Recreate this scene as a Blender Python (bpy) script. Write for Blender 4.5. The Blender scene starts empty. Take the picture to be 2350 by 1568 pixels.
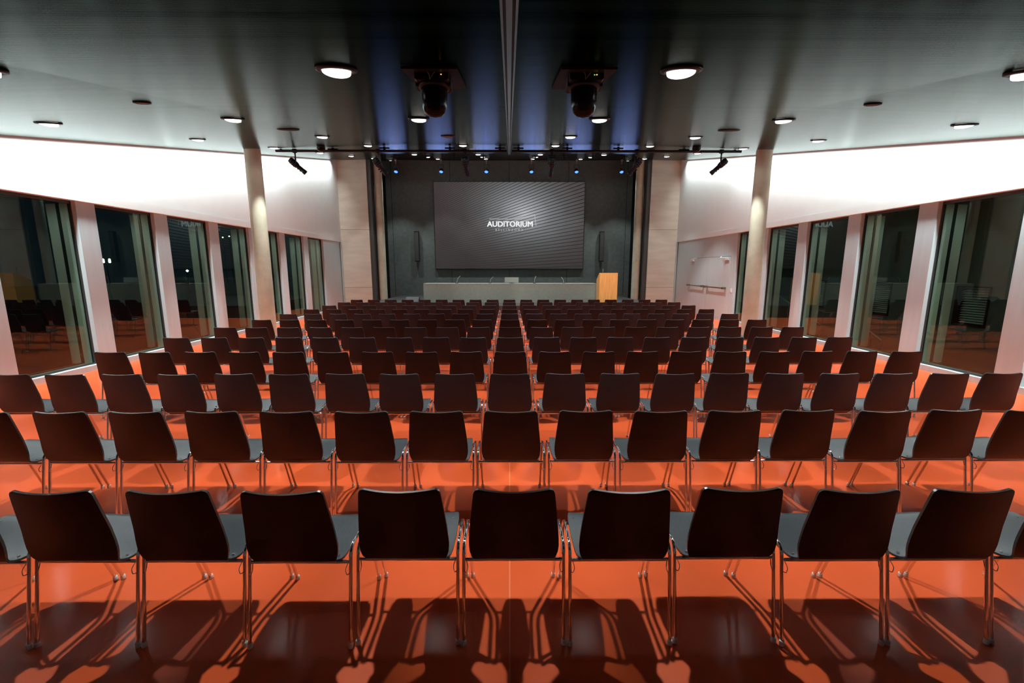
import bpy, bmesh, math, random
from mathutils import Vector, Matrix
random.seed(7)
SC = bpy.context.scene
C = SC.collection
PI = math.pi
R = math.radians

# ------------------------------------------------------------------ camera
cam_d = bpy.data.cameras.new('camera')
cam_d.sensor_width = 36.0
cam_d.lens = 1000.0 / 2350.0 * 36.0
cam_d.clip_start = 0.05
cam_d.clip_end = 400
cam = bpy.data.objects.new('camera', cam_d)
C.objects.link(cam)
CAM_H = 1.79
cam.location = (0, 0, CAM_H)
cam.rotation_euler = (R(90 - 9.54), 0, R(-0.34))
SC.camera = cam

# ------------------------------------------------------------------ world, exposure
w = bpy.data.worlds.new('night')
SC.world = w
w.use_nodes = True
w.node_tree.nodes['Background'].inputs[0].default_value = (0.012, 0.022, 0.035, 1)
w.node_tree.nodes['Background'].inputs[1].default_value = 0.25
SC.view_settings.view_transform = 'Standard'
SC.view_settings.look = 'None'
SC.view_settings.gamma = 1
SC.view_settings.use_curve_mapping = False
SC.view_settings.exposure = 0.0

# ceiling plane: rises from the entrance side to the stage
CZ0, CSL = CAM_H + 0.60, 0.206
def cz(y, x=0.0):
    return CZ0 + CSL * max(y, 0.0) - 0.024 * max(0.0, abs(x) - 2.95)
TILT = math.atan(CSL)

# large area lights: the linear wall washers hidden in the slot between ceiling and side walls
COVE_W = 105.0
for s in (-1, 1):
    for (y0, y1) in ((0.3, 5.0), (5.0, 10.0), (10.0, 14.6), (14.6, 18.8)):
        ld = bpy.data.lights.new('wall_washer', 'AREA')
        ld.shape = 'RECTANGLE'
        ld.size = math.hypot(y1 - y0, (y1 - y0) * CSL)
        ld.size_y = 0.10
        ld.energy = COVE_W * (y1 - y0) / 5.0 * (0.62 if y0 > 14 else 1.0)
        ld.color = (0.95, 1.0, 0.985)
        ld.spread = R(84)
        lo = bpy.data.objects.new('wall_washer', ld)
        C.objects.link(lo)
        ym = (y0 + y1) / 2
        lo.location = (s * 7.185, ym, cz(ym, 7.1) + 0.05)
        # local X along the slope, local -Z down and towards the wall
        xa = Vector((0, math.cos(TILT), math.sin(TILT)))
        d = Vector((s * 0.20, 0.0, -0.98)).normalized()
        za = -d
        ya = za.cross(xa).normalized()
        za = xa.cross(ya).normalized()
        m = Matrix((xa, ya, za)).transposed().to_4x4()
        m.translation = lo.location
        lo.matrix_world = m

# ------------------------------------------------------------------ materials
def mat(name, col, rough=0.5, metal=0.0, spec=0.5, coat=0.0, coat_r=0.05, emis=None, estr=0.0, trans=0.0):
    m = bpy.data.materials.new(name)
    m.use_nodes = True
    b = m.node_tree.nodes['Principled BSDF']
    b.inputs['Base Color'].default_value = (*col, 1)
    b.inputs['Roughness'].default_value = rough
    b.inputs['Metallic'].default_value = metal
    b.inputs['Specular IOR Level'].default_value = spec
    b.inputs['Coat Weight'].default_value = coat
    b.inputs['Coat Roughness'].default_value = coat_r
    if emis:
        b.inputs['Emission Color'].default_value = (*emis, 1)
        b.inputs['Emission Strength'].default_value = estr
    return m
def nodes(m):
    nt = m.node_tree
    return nt, nt.nodes['Principled BSDF']
def add(nt, t, **kw):
    n = nt.nodes.new(t)
    for k, v in kw.items():
        setattr(n, k, v)
    return n
def noise_col(m, a, b, scale, detail=4, stretch=(1, 1, 1), bump=0.0, lo=0.35, hi=0.65):
    nt, p = nodes(m)
    tc = add(nt, 'ShaderNodeTexCoord'); mp = add(nt, 'ShaderNodeMapping')
    mp.inputs['Scale'].default_value = stretch
    nz = add(nt, 'ShaderNodeTexNoise'); nz.inputs['Scale'].default_value = scale; nz.inputs['Detail'].default_value = detail
    cr = add(nt, 'ShaderNodeValToRGB')
    cr.color_ramp.elements[0].position = lo; cr.color_ramp.elements[0].color = (*a, 1)
    cr.color_ramp.elements[1].position = hi; cr.color_ramp.elements[1].color = (*b, 1)
    L = nt.links.new
    L(tc.outputs['Object'], mp.inputs[0]); L(mp.outputs[0], nz.inputs['Vector'])
    L(nz.outputs['Fac'], cr.inputs[0]); L(cr.outputs[0], p.inputs['Base Color'])
    if bump:
        bp = add(nt, 'ShaderNodeBump'); bp.inputs['Strength'].default_value = bump; bp.inputs['Distance'].default_value = 0.01
        L(nz.outputs['Fac'], bp.inputs['Height']); L(bp.outputs[0], p.inputs['Normal'])
    return m

M = {}
M['floor'] = noise_col(mat('red_poured_floor', (0.75, 0.12, 0.04), 0.38, spec=0.2, coat=0.22, coat_r=0.14), (0.70, 0.100, 0.026), (0.74, 0.112, 0.031), 2.2)
M['seam'] = mat('floor_seam', (0.80, 0.20, 0.09), 0.4)
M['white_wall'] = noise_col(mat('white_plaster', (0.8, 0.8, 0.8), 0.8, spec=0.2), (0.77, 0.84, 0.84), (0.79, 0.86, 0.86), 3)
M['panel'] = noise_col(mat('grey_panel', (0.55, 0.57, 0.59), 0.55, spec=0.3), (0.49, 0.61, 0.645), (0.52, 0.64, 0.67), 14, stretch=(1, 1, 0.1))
M['concrete'] = noise_col(mat('board_marked_concrete', (0.6, 0.55, 0.47), 0.85, spec=0.2), (0.57, 0.55, 0.46), (0.65, 0.63, 0.54), 1.6, 6, stretch=(0.6, 0.6, 3.0), bump=0.08)
M['column'] = noise_col(mat('smooth_concrete', (0.6, 0.55, 0.4), 0.7, spec=0.3), (0.50, 0.50, 0.38), (0.60, 0.59, 0.46), 3.5, 6, bump=0.05)
M['stage_wall'] = noise_col(mat('dark_stage_panel', (0.07, 0.085, 0.08), 0.6, spec=0.3), (0.085, 0.105, 0.100), (0.105, 0.125, 0.120), 6)
M['stage_black'] = mat('black_curtain', (0.006, 0.007, 0.008), 0.9, spec=0.1)
M['strip'] = mat('dark_strip', (0.055, 0.06, 0.058), 0.6)
M['ply'] = noise_col(mat('black_stained_plywood', (0.02, 0.015, 0.017), 0.33, spec=0.5, coat=0.1, coat_r=0.25), (0.044, 0.052, 0.058), (0.060, 0.070, 0.077), 30, stretch=(8, 1, 1), lo=0.3, hi=0.7)
M['ply_back_shaded'] = noise_col(mat('shaded_backrest_plywood', (0.02, 0.015, 0.016), 0.42, spec=0.35), (0.017, 0.012, 0.013), (0.026, 0.018, 0.020), 30, stretch=(8, 1, 1), lo=0.3, hi=0.7)  # same shell ply as the seat, the backs' shade put into its colour
M['ply_edge'] = mat('black_plywood_edge', (0.05, 0.045, 0.042), 0.28, spec=0.7)
M['chrome'] = mat('chrome', (0.82, 0.81, 0.80), 0.10, metal=1.0)
M['cap'] = mat('grey_plastic_glide', (0.80, 0.79, 0.76), 0.4)
M['black'] = mat('black_metal', (0.010, 0.010, 0.012), 0.42, spec=0.2)
M['black_gloss'] = mat('black_gloss', (0.008, 0.009, 0.009), 0.14, spec=0.10)
M['darkrim'] = mat('dark_lamp_rim', (0.02, 0.02, 0.02), 0.45, spec=0.2)
M['mesh'] = mat('dark_speaker_mesh', (0.035, 0.035, 0.033), 0.8)
M['lamp'] = mat('lamp_diffuser', (0.9, 0.9, 0.9), 0.5, emis=(1, 0.985, 0.96), estr=3.0)
M['off_lamp'] = mat('unlit_diffuser', (0.10, 0.10, 0.11), 0.5)
M['table'] = noise_col(mat('grey_green_table', (0.19, 0.20, 0.17), 0.6), (0.175, 0.19, 0.165), (0.20, 0.21, 0.18), 10)
M['monitor'] = mat('monitor_back', (0.24, 0.26, 0.24), 0.5)
M['wood'] = noise_col(mat('oak_veneer', (0.7, 0.37, 0.1), 0.5), (0.62, 0.31, 0.08), (0.78, 0.44, 0.14), 5, 5, stretch=(9, 9, 0.35))
M['podium'] = mat('dark_podium', (0.03, 0.03, 0.03), 0.5)
M['mounting_wood'] = mat('brown_mounting_board', (0.012, 0.009, 0.008), 0.6, spec=0.1)
M['brass'] = mat('brushed_steel', (0.30, 0.27, 0.20), 0.35, metal=1.0)
M['closer'] = mat('grey_closer', (0.62, 0.60, 0.58), 0.4)
M['white_plastic'] = mat('white_plastic', (0.75, 0.75, 0.74), 0.4)
M['frame'] = mat('window_frame', (0.03, 0.035, 0.035), 0.5)
M['jamb'] = mat('outer_reveal', (0.80, 0.86, 0.82), 0.6)
M['ground'] = noise_col(mat('dark_paving', (0.02, 0.02, 0.02), 0.9), (0.015, 0.016, 0.017), (0.025, 0.026, 0.026), 3)
M['outer_wall'] = noise_col(mat('outside_wall', (0.05, 0.065, 0.062), 0.8), (0.12, 0.155, 0.150), (0.135, 0.175, 0.165), 2)
M['slat'] = mat('light_louvre_slat', (0.85, 0.85, 0.80), 0.5)
M['rail'] = mat('steel_handrail', (0.6, 0.6, 0.6), 0.3, metal=1.0)
M['amber'] = mat('amber_led', (1, 0.5, 0.1), 0.5, emis=(1.0, 0.42, 0.05), estr=3)
M['green'] = mat('green_led', (0.1, 1, 0.1), 0.5, emis=(0.2, 1.0, 0.15), estr=2)
M['blue_lens'] = mat('blue_lens', (0.02, 0.05, 0.8), 0.3, emis=(0.03, 0.10, 1.0), estr=6)
M['cable'] = mat('grey_cable', (0.25, 0.25, 0.25), 0.5)
M['mic'] = mat('silver_gooseneck', (0.65, 0.68, 0.75), 0.25, metal=0.8)
M['far_lamp'] = mat('far_street_light', (1, 1, 1), 0.5, emis=(1.0, 0.93, 0.8), estr=6)
M['foliage'] = noise_col(mat('night_foliage', (0.02, 0.02, 0.01), 0.9), (0.006, 0.008, 0.004), (0.03, 0.022, 0.012), 3)

# concrete: board joints
def add_joints(m, zs):
    nt, p = nodes(m)
    src = p.inputs['Base Color'].links[0].from_socket
    tc = add(nt, 'ShaderNodeTexCoord'); sp = add(nt, 'ShaderNodeSeparateXYZ')
    nt.links.new(tc.outputs['Object'], sp.inputs[0])
    cur = src
    for z in zs:
        a = add(nt, 'ShaderNodeMath', operation='SUBTRACT'); a.inputs[1].default_value = z
        b = add(nt, 'ShaderNodeMath', operation='ABSOLUTE')
        c = add(nt, 'ShaderNodeMath', operation='LESS_THAN'); c.inputs[1].default_value = 0.012
        mx = add(nt, 'ShaderNodeMixRGB', blend_type='MULTIPLY'); mx.inputs[2].default_value = (0.55, 0.55, 0.55, 1)
        nt.links.new(sp.outputs[2], a.inputs[0]); nt.links.new(a.outputs[0], b.inputs[0]); nt.links.new(b.outputs[0], c.inputs[0])
        nt.links.new(c.outputs[0], mx.inputs[0]); nt.links.new(cur, mx.inputs[1]); cur = mx.outputs[0]
    nt.links.new(cur, p.inputs['Base Color'])
add_joints(M['concrete'], (0.95, 3.45))

# ceiling: fine transverse metal ridges, so reflections smear lengthways
def ceiling_mat():
    m = mat('ribbed_metal_ceiling', (0.30, 0.305, 0.30), 0.22, metal=1.0)
    nt, p = nodes(m)
    p.inputs['Specular Tint'].default_value = (0.30, 0.33, 0.32, 1)
    p.inputs['Anisotropic'].default_value = 0.1
    L = nt.links.new
    tg = add(nt, 'ShaderNodeTangent', direction_type='UV_MAP'); tg.uv_map = 'UVMap'
    L(tg.outputs[0], p.inputs['Tangent'])
    tc = add(nt, 'ShaderNodeTexCoord'); sp = add(nt, 'ShaderNodeSeparateXYZ'); L(tc.outputs['Object'], sp.inputs[0])
    def line(axis_out, val, wdt):
        a = add(nt, 'ShaderNodeMath', operation='SUBTRACT'); a.inputs[1].default_value = val
        b = add(nt, 'ShaderNodeMath', operation='ABSOLUTE')
        c = add(nt, 'ShaderNodeMath', operation='LESS_THAN'); c.inputs[1].default_value = wdt
        L(axis_out, a.inputs[0]); L(a.outputs[0], b.inputs[0]); L(b.outputs[0], c.inputs[0])
        return c.outputs[0]
    ax = add(nt, 'ShaderNodeMath', operation='ABSOLUTE'); L(sp.outputs[0], ax.inputs[0])
    l1 = line(ax.outputs[0], 2.95, 0.006); l2 = line(ax.outputs[0], 5.86, 0.010); l3 = line(sp.outputs[1], 11.05, 0.012)
    s1 = add(nt, 'ShaderNodeMath', operation='MAXIMUM'); L(l1, s1.inputs[0]); L(l2, s1.inputs[1])
    s2 = add(nt, 'ShaderNodeMath', operation='MAXIMUM'); L(s1.outputs[0], s2.inputs[0]); L(l3, s2.inputs[1])
    # ribs: slow tone change between the sheets + fine ridges
    wv = add(nt, 'ShaderNodeMath', operation='MULTIPLY'); wv.inputs[1].default_value = 3.1
    L(sp.outputs[1], wv.inputs[0])
    nz = add(nt, 'ShaderNodeTexNoise'); nz.noise_dimensions = '1D'; nz.inputs['Scale'].default_value = 2.4; nz.inputs['Detail'].default_value = 6
    L(wv.outputs[0], nz.inputs['W'])
    cr = add(nt, 'ShaderNodeValToRGB')
    cr.color_ramp.elements[0].position = 0.3; cr.color_ramp.elements[0].color = (0.028, 0.034, 0.033, 1)
    cr.color_ramp.elements[1].position = 0.7; cr.color_ramp.elements[1].color = (0.062, 0.070, 0.067, 1)
    L(nz.outputs['Fac'], cr.inputs[0])
    mx = add(nt, 'ShaderNodeMixRGB'); L(s2.outputs[0], mx.inputs[0]); L(cr.outputs[0], mx.inputs[1]); mx.inputs[2].default_value = (0.02, 0.02, 0.02, 1)
    L(mx.outputs[0], p.inputs['Base Color'])
    rg = add(nt, 'ShaderNodeMath', operation='MULTIPLY'); rg.inputs[1].default_value = 2 * PI / 0.012
    L(sp.outputs[1], rg.inputs[0])
    sn = add(nt, 'ShaderNodeMath', operation='SINE'); L(rg.outputs[0], sn.inputs[0])
    bp = add(nt, 'ShaderNodeBump'); bp.inputs['Strength'].default_value = 0.06; bp.inputs['Distance'].default_value = 0.002
    L(sn.outputs[0], bp.inputs['Height']); L(bp.outputs[0], p.inputs['Normal'])
    return m
M['ceiling'] = ceiling_mat()

# glass: fresnel mix of tinted transparency and mirror
def glass_mat():
    m = bpy.data.materials.new('green_tinted_glass'); m.use_nodes = True
    nt = m.node_tree
    for n in list(nt.nodes):
        nt.nodes.remove(n)
    o = add(nt, 'ShaderNodeOutputMaterial'); mx = add(nt, 'ShaderNodeMixShader')
    t = add(nt, 'ShaderNodeBsdfTransparent'); t.inputs[0].default_value = (0.72, 0.88, 0.80, 1)
    g = add(nt, 'ShaderNodeBsdfGlossy'); g.inputs['Roughness'].default_value = 0.0; g.inputs[0].default_value = (0.85, 0.9, 0.9, 1)
    f = add(nt, 'ShaderNodeFresnel')
    ge = add(nt, 'ShaderNodeNewGeometry'); io = add(nt, 'ShaderNodeMath', operation='MULTIPLY_ADD')
    io.inputs[1].default_value = 1 / 1.5 - 1.5; io.inputs[2].default_value = 1.5   # same thin pane seen from either face
    nt.links.new(ge.outputs['Backfacing'], io.inputs[0]); nt.links.new(io.outputs[0], f.inputs[0])
    k = add(nt, 'ShaderNodeMath', operation='MULTIPLY_ADD'); k.inputs[1].default_value = 1.1; k.inputs[2].default_value = 0.01
    k.use_clamp = True
    nt.links.new(f.outputs[0], k.inputs[0]); nt.links.new(k.outputs[0], mx.inputs[0])
    nt.links.new(t.outputs[0], mx.inputs[1]); nt.links.new(g.outputs[0], mx.inputs[2]); nt.links.new(mx.outputs[0], o.inputs[0])
    return m
M['glass'] = glass_mat()

# screen picture: a lit slide of slanting slats with a soft bright centre
SCR_W, SCR_H = 7.36, 4.16
def screen_mat():
    m = bpy.data.materials.new('screen_slide'); m.use_nodes = True
    nt, p = nodes(m)
    L = nt.links.new
    p.inputs['Base Color'].default_value = (0.01, 0.01, 0.01, 1); p.inputs['Roughness'].default_value = 0.6
    tc = add(nt, 'ShaderNodeTexCoord'); sp = add(nt, 'ShaderNodeSeparateXYZ'); L(tc.outputs['Object'], sp.inputs[0])
    def mth(op, a, b=None, c=None):
        n = add(nt, 'ShaderNodeMath', operation=op)
        for i, v in enumerate((a, b, c)):
            if v is None: continue
            if isinstance(v, (int, float)): n.inputs[i].default_value = v
            else: L(v, n.inputs[i])
        return n.outputs[0]
    u = mth('MULTIPLY_ADD', sp.outputs[0], 1 / SCR_W, 0.5)
    v = mth('MULTIPLY_ADD', sp.outputs[2], 1 / SCR_H, 0.5)
    # level function whose contours are the slat lines
    e = mth('MULTIPLY', u, mth('MULTIPLY_ADD', u, 0.20, -0.95))
    vs = mth('ADD', v, 0.10)
    lev = mth('MULTIPLY', vs, mth('EXPONENT', e))
    fr = mth('FRACT', mth('MULTIPLY', lev, 49.0))
    line = mth('LESS_THAN', fr, 0.20)
    # brightness: an inclined soft ellipse
    du = mth('SUBTRACT', u, 0.60); dv = mth('SUBTRACT', v, 0.64)
    du2 = mth('MULTIPLY', mth('ADD', du, mth('MULTIPLY', dv, 0.10)), 1.75)
    dd = mth('SQRT', mth('ADD', mth('MULTIPLY', du2, du2), mth('MULTIPLY', mth('MULTIPLY', dv, 1.35), mth('MULTIPLY', dv, 1.35))))
    cr = add(nt, 'ShaderNodeValToRGB'); L(dd, cr.inputs[0])
    els = cr.color_ramp.elements
    els[0].position = 0.0; els[0].color = (0.40, 0.40, 0.42, 1)
    els[1].position = 1.0; els[1].color = (0.035, 0.026, 0.026, 1)
    for pos, c_ in ((0.13, (0.27, 0.275, 0.285)), (0.30, (0.145, 0.155, 0.16)), (0.50, (0.080, 0.080, 0.082)), (0.72, (0.050, 0.043, 0.042))):
        q = els.new(pos); q.color = (*c_, 1)
    # cooler and slightly brighter at the top edge
    top = mth('MULTIPLY_ADD', v, 0.55, 0.62)
    mul = add(nt, 'ShaderNodeMixRGB', blend_type='MULTIPLY'); mul.inputs[0].default_value = 1
    cmb = add(nt, 'ShaderNodeCombineXYZ'); L(top, cmb.inputs[0]); L(top, cmb.inputs[1]); L(top, cmb.inputs[2])
    L(cr.outputs[0], mul.inputs[1]); L(cmb.outputs[0], mul.inputs[2])
    mx = add(nt, 'ShaderNodeMixRGB'); L(line, mx.inputs[0]); L(mul.outputs[0], mx.inputs[1]); mx.inputs[2].default_value = (0.006, 0.007, 0.008, 1)
    L(mx.outputs[0], p.inputs['Emission Color']); p.inputs['Emission Strength'].default_value = 1.25
    return m
M['screen'] = screen_mat()
M['logo'] = mat('slide_white', (0.0, 0.0, 0.0), 0.6, emis=(0.86, 0.87, 0.88), estr=1.0)
M['logo_dim'] = mat('slide_pale_grey', (0.0, 0.0, 0.0), 0.6, emis=(0.52, 0.54, 0.56), estr=1.0)

# ------------------------------------------------------------------ mesh helpers
def tag(o, label=None, cat=None, group=None, kind=None):
    if label: o['label'] = label
    if cat: o['category'] = cat
    if group: o['group'] = group
    if kind: o['kind'] = kind
    return o
def empty(name, loc=(0, 0, 0), rz=0.0):
    o = bpy.data.objects.new(name, None); C.objects.link(o)
    o.empty_display_size = 0.1
    o.location = loc; o.rotation_euler = (0, 0, rz)
    return o
class MB:
    def __init__(s): s.v = []; s.f = []; s.sm = []; s.mi = []; s.m = 0
    def quad(s, pts, smooth=False):
        b = len(s.v); s.v += [tuple(p) for p in pts]; s.f.append(tuple(range(b, b + len(pts)))); s.sm.append(smooth); s.mi.append(s.m); return s
    def box(s, x0, x1, y0, y1, z0, z1, M4=None):
        x0, x1 = sorted((x0, x1)); y0, y1 = sorted((y0, y1)); z0, z1 = sorted((z0, z1))
        p = [Vector((x, y, z)) for z in (z0, z1) for y in (y0, y1) for x in (x0, x1)]
        if M4 is not None: p = [M4 @ q for q in p]
        b = len(s.v); s.v += [tuple(q) for q in p]
        for f in ((0, 2, 3, 1), (4, 5, 7, 6), (0, 1, 5, 4), (2, 6, 7, 3), (0, 4, 6, 2), (1, 3, 7, 5)):
            s.f.append(tuple(b + i for i in f)); s.sm.append(False); s.mi.append(s.m)
        return s
    def prism(s, poly, axis, a, b_):
        """polygon in the two other axes, extruded along axis from a to b_"""
        def P(u, v, t):
            return {'x': (t, u, v), 'y': (u, t, v), 'z': (u, v, t)}[axis]
        n = len(poly); b = len(s.v)
        s.v += [P(u, v, a) for u, v in poly] + [P(u, v, b_) for u, v in poly]
        s.f.append(tuple(b + i for i in range(n))[::-1]); s.f.append(tuple(b + n + i for i in range(n)))
        for i in range(n):
            j = (i + 1) % n
            s.f.append((b + i, b + j, b + n + j, b + n + i))
        for _ in range(n + 2): s.sm.append(False); s.mi.append(s.m)
        return s
    def tube(s, pts, r, n=8, caps=True, smooth=True):
        pts = [Vector(p) for p in pts]
        rs = r if isinstance(r, (list, tuple)) else [r] * len(pts)
        t0 = (pts[1] - pts[0]).normalized()
        up = Vector((0, 0, 1)) if abs(t0.z) < 0.9 else Vector((1, 0, 0))
        nrm = t0.cross(up).normalized()
        b = len(s.v)
        for i, p in enumerate(pts):
            if i == 0: t = pts[1] - pts[0]
            elif i == len(pts) - 1: t = pts[-1] - pts[-2]
            else: t = (pts[i + 1] - p).normalized() + (p - pts[i - 1]).normalized()
            t.normalize()
            nrm = (nrm - t * nrm.dot(t)).normalized()
            bn = t.cross(nrm)
            for k in range(n):
                a = 2 * PI * k / n
                s.v.append(tuple(p + nrm * math.cos(a) * rs[i] + bn * math.sin(a) * rs[i]))
        for i in range(len(pts) - 1):
            for k in range(n):
                k2 = (k + 1) % n
                s.f.append((b + i * n + k, b + i * n + k2, b + (i + 1) * n + k2, b + (i + 1) * n + k)); s.sm.append(smooth); s.mi.append(s.m)
        if caps:
            for i, rev in ((0, True), (len(pts) - 1, False)):
                ids = tuple(b + i * n + k for k in range(n))
                s.quad([s.v[q] for q in (ids[::-1] if rev else ids)])
        return s
    def lathe(s, prof, n=24, M4=None, smooth=True, closed=False):
        """prof: list of (r, z) around local z"""
        b = len(s.v)
        for r, z in prof:
            for k in range(n):
                a = 2 * PI * k / n
                p = Vector((r * math.cos(a), r * math.sin(a), z))
                if M4 is not None: p = M4 @ p
                s.v.append(tuple(p))
        rng = range(len(prof)) if closed else range(len(prof) - 1)
        for i in rng:
            i2 = (i + 1) % len(prof)
            for k in range(n):
                k2 = (k + 1) % n
                s.f.append((b + i * n + k, b + i * n + k2, b + i2 * n + k2, b + i2 * n + k)); s.sm.append(smooth); s.mi.append(s.m)
        if not closed:
            for i in (0, len(prof) - 1):
                if prof[i][0] > 1e-6:
                    s.quad([s.v[b + i * n + k] for k in range(n)])
        return s
    def mesh(s, name, *mats):
        me = bpy.data.meshes.new(name)
        me.from_pydata(s.v, [], s.f)
        for m in mats: me.materials.append(m)
        for p, sm, mi in zip(me.polygons, s.sm, s.mi):
            p.use_smooth = sm; p.material_index = mi
        bm = bmesh.new(); bm.from_mesh(me)
        bmesh.ops.recalc_face_normals(bm, faces=bm.faces[:])
        bm.to_mesh(me); bm.free()
        return me
    def build(s, name, m, parent=None, loc=None):
        mats = m if isinstance(m, (list, tuple)) else [m]
        o = bpy.data.objects.new(name, s.mesh(name, *mats)); C.objects.link(o)
        if parent is not None: o.parent = parent
        if loc is not None: o.location = loc
        return o
KIDS = {}
def copy_tree(o, parent=None):
    c = o.copy(); C.objects.link(c)
    if parent is not None: c.parent = parent
    for ch in list(o.children):
        copy_tree(ch, c)
    return c
def rounded(pts, rad, seg=5):
    """round the inner corners of a polyline"""
    pts = [Vector(p) for p in pts]; out = [pts[0]]
    for i in range(1, len(pts) - 1):
        a, b, c = pts[i - 1], pts[i], pts[i + 1]
        d1 = (a - b).normalized(); d2 = (c - b).normalized()
        r = min(rad, (a - b).length * 0.45, (c - b).length * 0.45)
        p1 = b + d1 * r; p2 = b + d2 * r
        for k in range(seg + 1):
            t = k / seg
            out.append(p1 * (1 - t) ** 2 + b * 2 * t * (1 - t) + p2 * t * t)
    out.append(pts[-1])
    return out
def rot_to(d, loc):
    """matrix whose local -Z... local +Z points along d"""
    d = Vector(d).normalized()
    q = Vector((0, 0, 1)).rotation_difference(d)
    return Matrix.Translation(Vector(loc)) @ q.to_matrix().to_4x4()

# ------------------------------------------------------------------ large structure
WX = 7.40          # side wall face
END = 19.5         # concrete end wall
BACK = 22.3        # stage back wall
REAR = -3.2
fl = MB().box(-7.9, 7.9, REAR - 0.2, BACK + 0.3, -0.15, 0.0).build('floor', M['floor'])
tag(fl, kind='structure')
sm = MB()
sm.box(-0.004, 0.004, REAR, 15.4, 0.0, 0.0006)
sm.box(-7.3, 7.3, 3.86, 3.866, 0.0, 0.0006)
tag(sm.build('trim_1', M['seam']), kind='structure')

# ceiling with UVs so the tangent runs lengthways
def build_ceiling():
    me = bpy.data.meshes.new('ceiling')
    X = 7.13
    ys = [REAR - 0.2, 0.0, BACK + 0.3]
    xs = [-X, -2.95, 2.95, X]
    v = [(x, y, cz(y, x)) for y in ys for x in xs]
    n = len(v); W = len(xs)
    v += [(a, b, c + 0.06) for a, b, c in v]
    f = []
    for j in range(2):
        for i in range(3):
            q = (j * W + i, j * W + i + 1, (j + 1) * W + i + 1, (j + 1) * W + i)
            f.append(q); f.append(tuple(n + t for t in q[::-1]))
    rim = [0, 1, 2, 3, 7, 11, 10, 9, 8, 4]
    for k in range(len(rim)):
        p, q = rim[k], rim[(k + 1) % len(rim)]
        f.append((q, p, n + p, n + q))
    me.from_pydata(v, [], f)
    uv = me.uv_layers.new(name='UVMap')
    for lp in me.loops:
        co = me.vertices[lp.vertex_index].co
        uv.data[lp.index].uv = (co.y * 0.1, co.x * 0.1)   # U (the tangent) runs along y
    me.materials.append(M['ceiling'])
    o = bpy.data.objects.new('ceiling', me); C.objects.link(o)
    tag(o, kind='structure')
build_ceiling()
# roof over the slot
rf = MB()
for a, b in ((REAR - 0.2, 0.0), (0.0, BACK + 0.3)):
    for s in (-1, 1):
        rf.prism([(a, cz(a) + 0.42), (b, cz(b) + 0.42), (b, cz(b) + 0.52), (a, cz(a) + 0.52)], 'x', s * 6.2, s * 7.9)
        rf.prism([(a, cz(a) + 0.0), (b, cz(b) + 0.0), (b, cz(b) + 0.42), (a, cz(a) + 0.42)], 'x', s * 6.2, s * 6.3)
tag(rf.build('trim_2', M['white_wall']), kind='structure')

HEAD = 2.92; SILL = 0.095
def side_wall(s, name, piers, end_from):
    w_ = MB()
    # upper white band, slightly in front of the windows
    y0, y1 = REAR, END
    x0, x1 = s * 7.33, s * 7.85
    w_.prism([(y0, HEAD + 0.16), (y1, HEAD + 0.16), (y1, cz(y1) + 0.5), (0, cz(0) + 0.5), (y0, cz(y0) + 0.5)] if cz(y0) + 0.5 > HEAD + 0.16
             else [(y0, HEAD), (y1, HEAD + 0.16), (y1, cz(y1) + 0.5)], 'x', x0 if s > 0 else x0, x1)
    w_.m = 1
    for (a, b) in piers:
        w_.box(s * 7.375, s * 7.74, a, b, 0.0, HEAD + 0.05)
    w_.box(s * 7.365, s * 7.74, y0, y1, 0.0, SILL)
    w_.box(s * 7.375, s * 7.74, end_from, y1, 0.0, HEAD + 0.05)
    w_.box(s * 7.375, s * 7.74, y0, 0.9, 0.0, HEAD + 0.05)
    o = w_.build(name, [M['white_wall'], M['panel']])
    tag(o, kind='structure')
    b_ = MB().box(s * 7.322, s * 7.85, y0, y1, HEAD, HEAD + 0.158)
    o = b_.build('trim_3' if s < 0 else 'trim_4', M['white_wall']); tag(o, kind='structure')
PITCH = 1.66
mull = [6.07 + PITCH * k for k in range(-3, 7)]          # near edges of the piers
side_wall(-1, 'wall_left', [(m, m + 0.35) for m in mull], 17.70)
side_wall(1, 'wall_right', [(m, m + 0.35) for m in mull if m < 13.0], 14.37)

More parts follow.
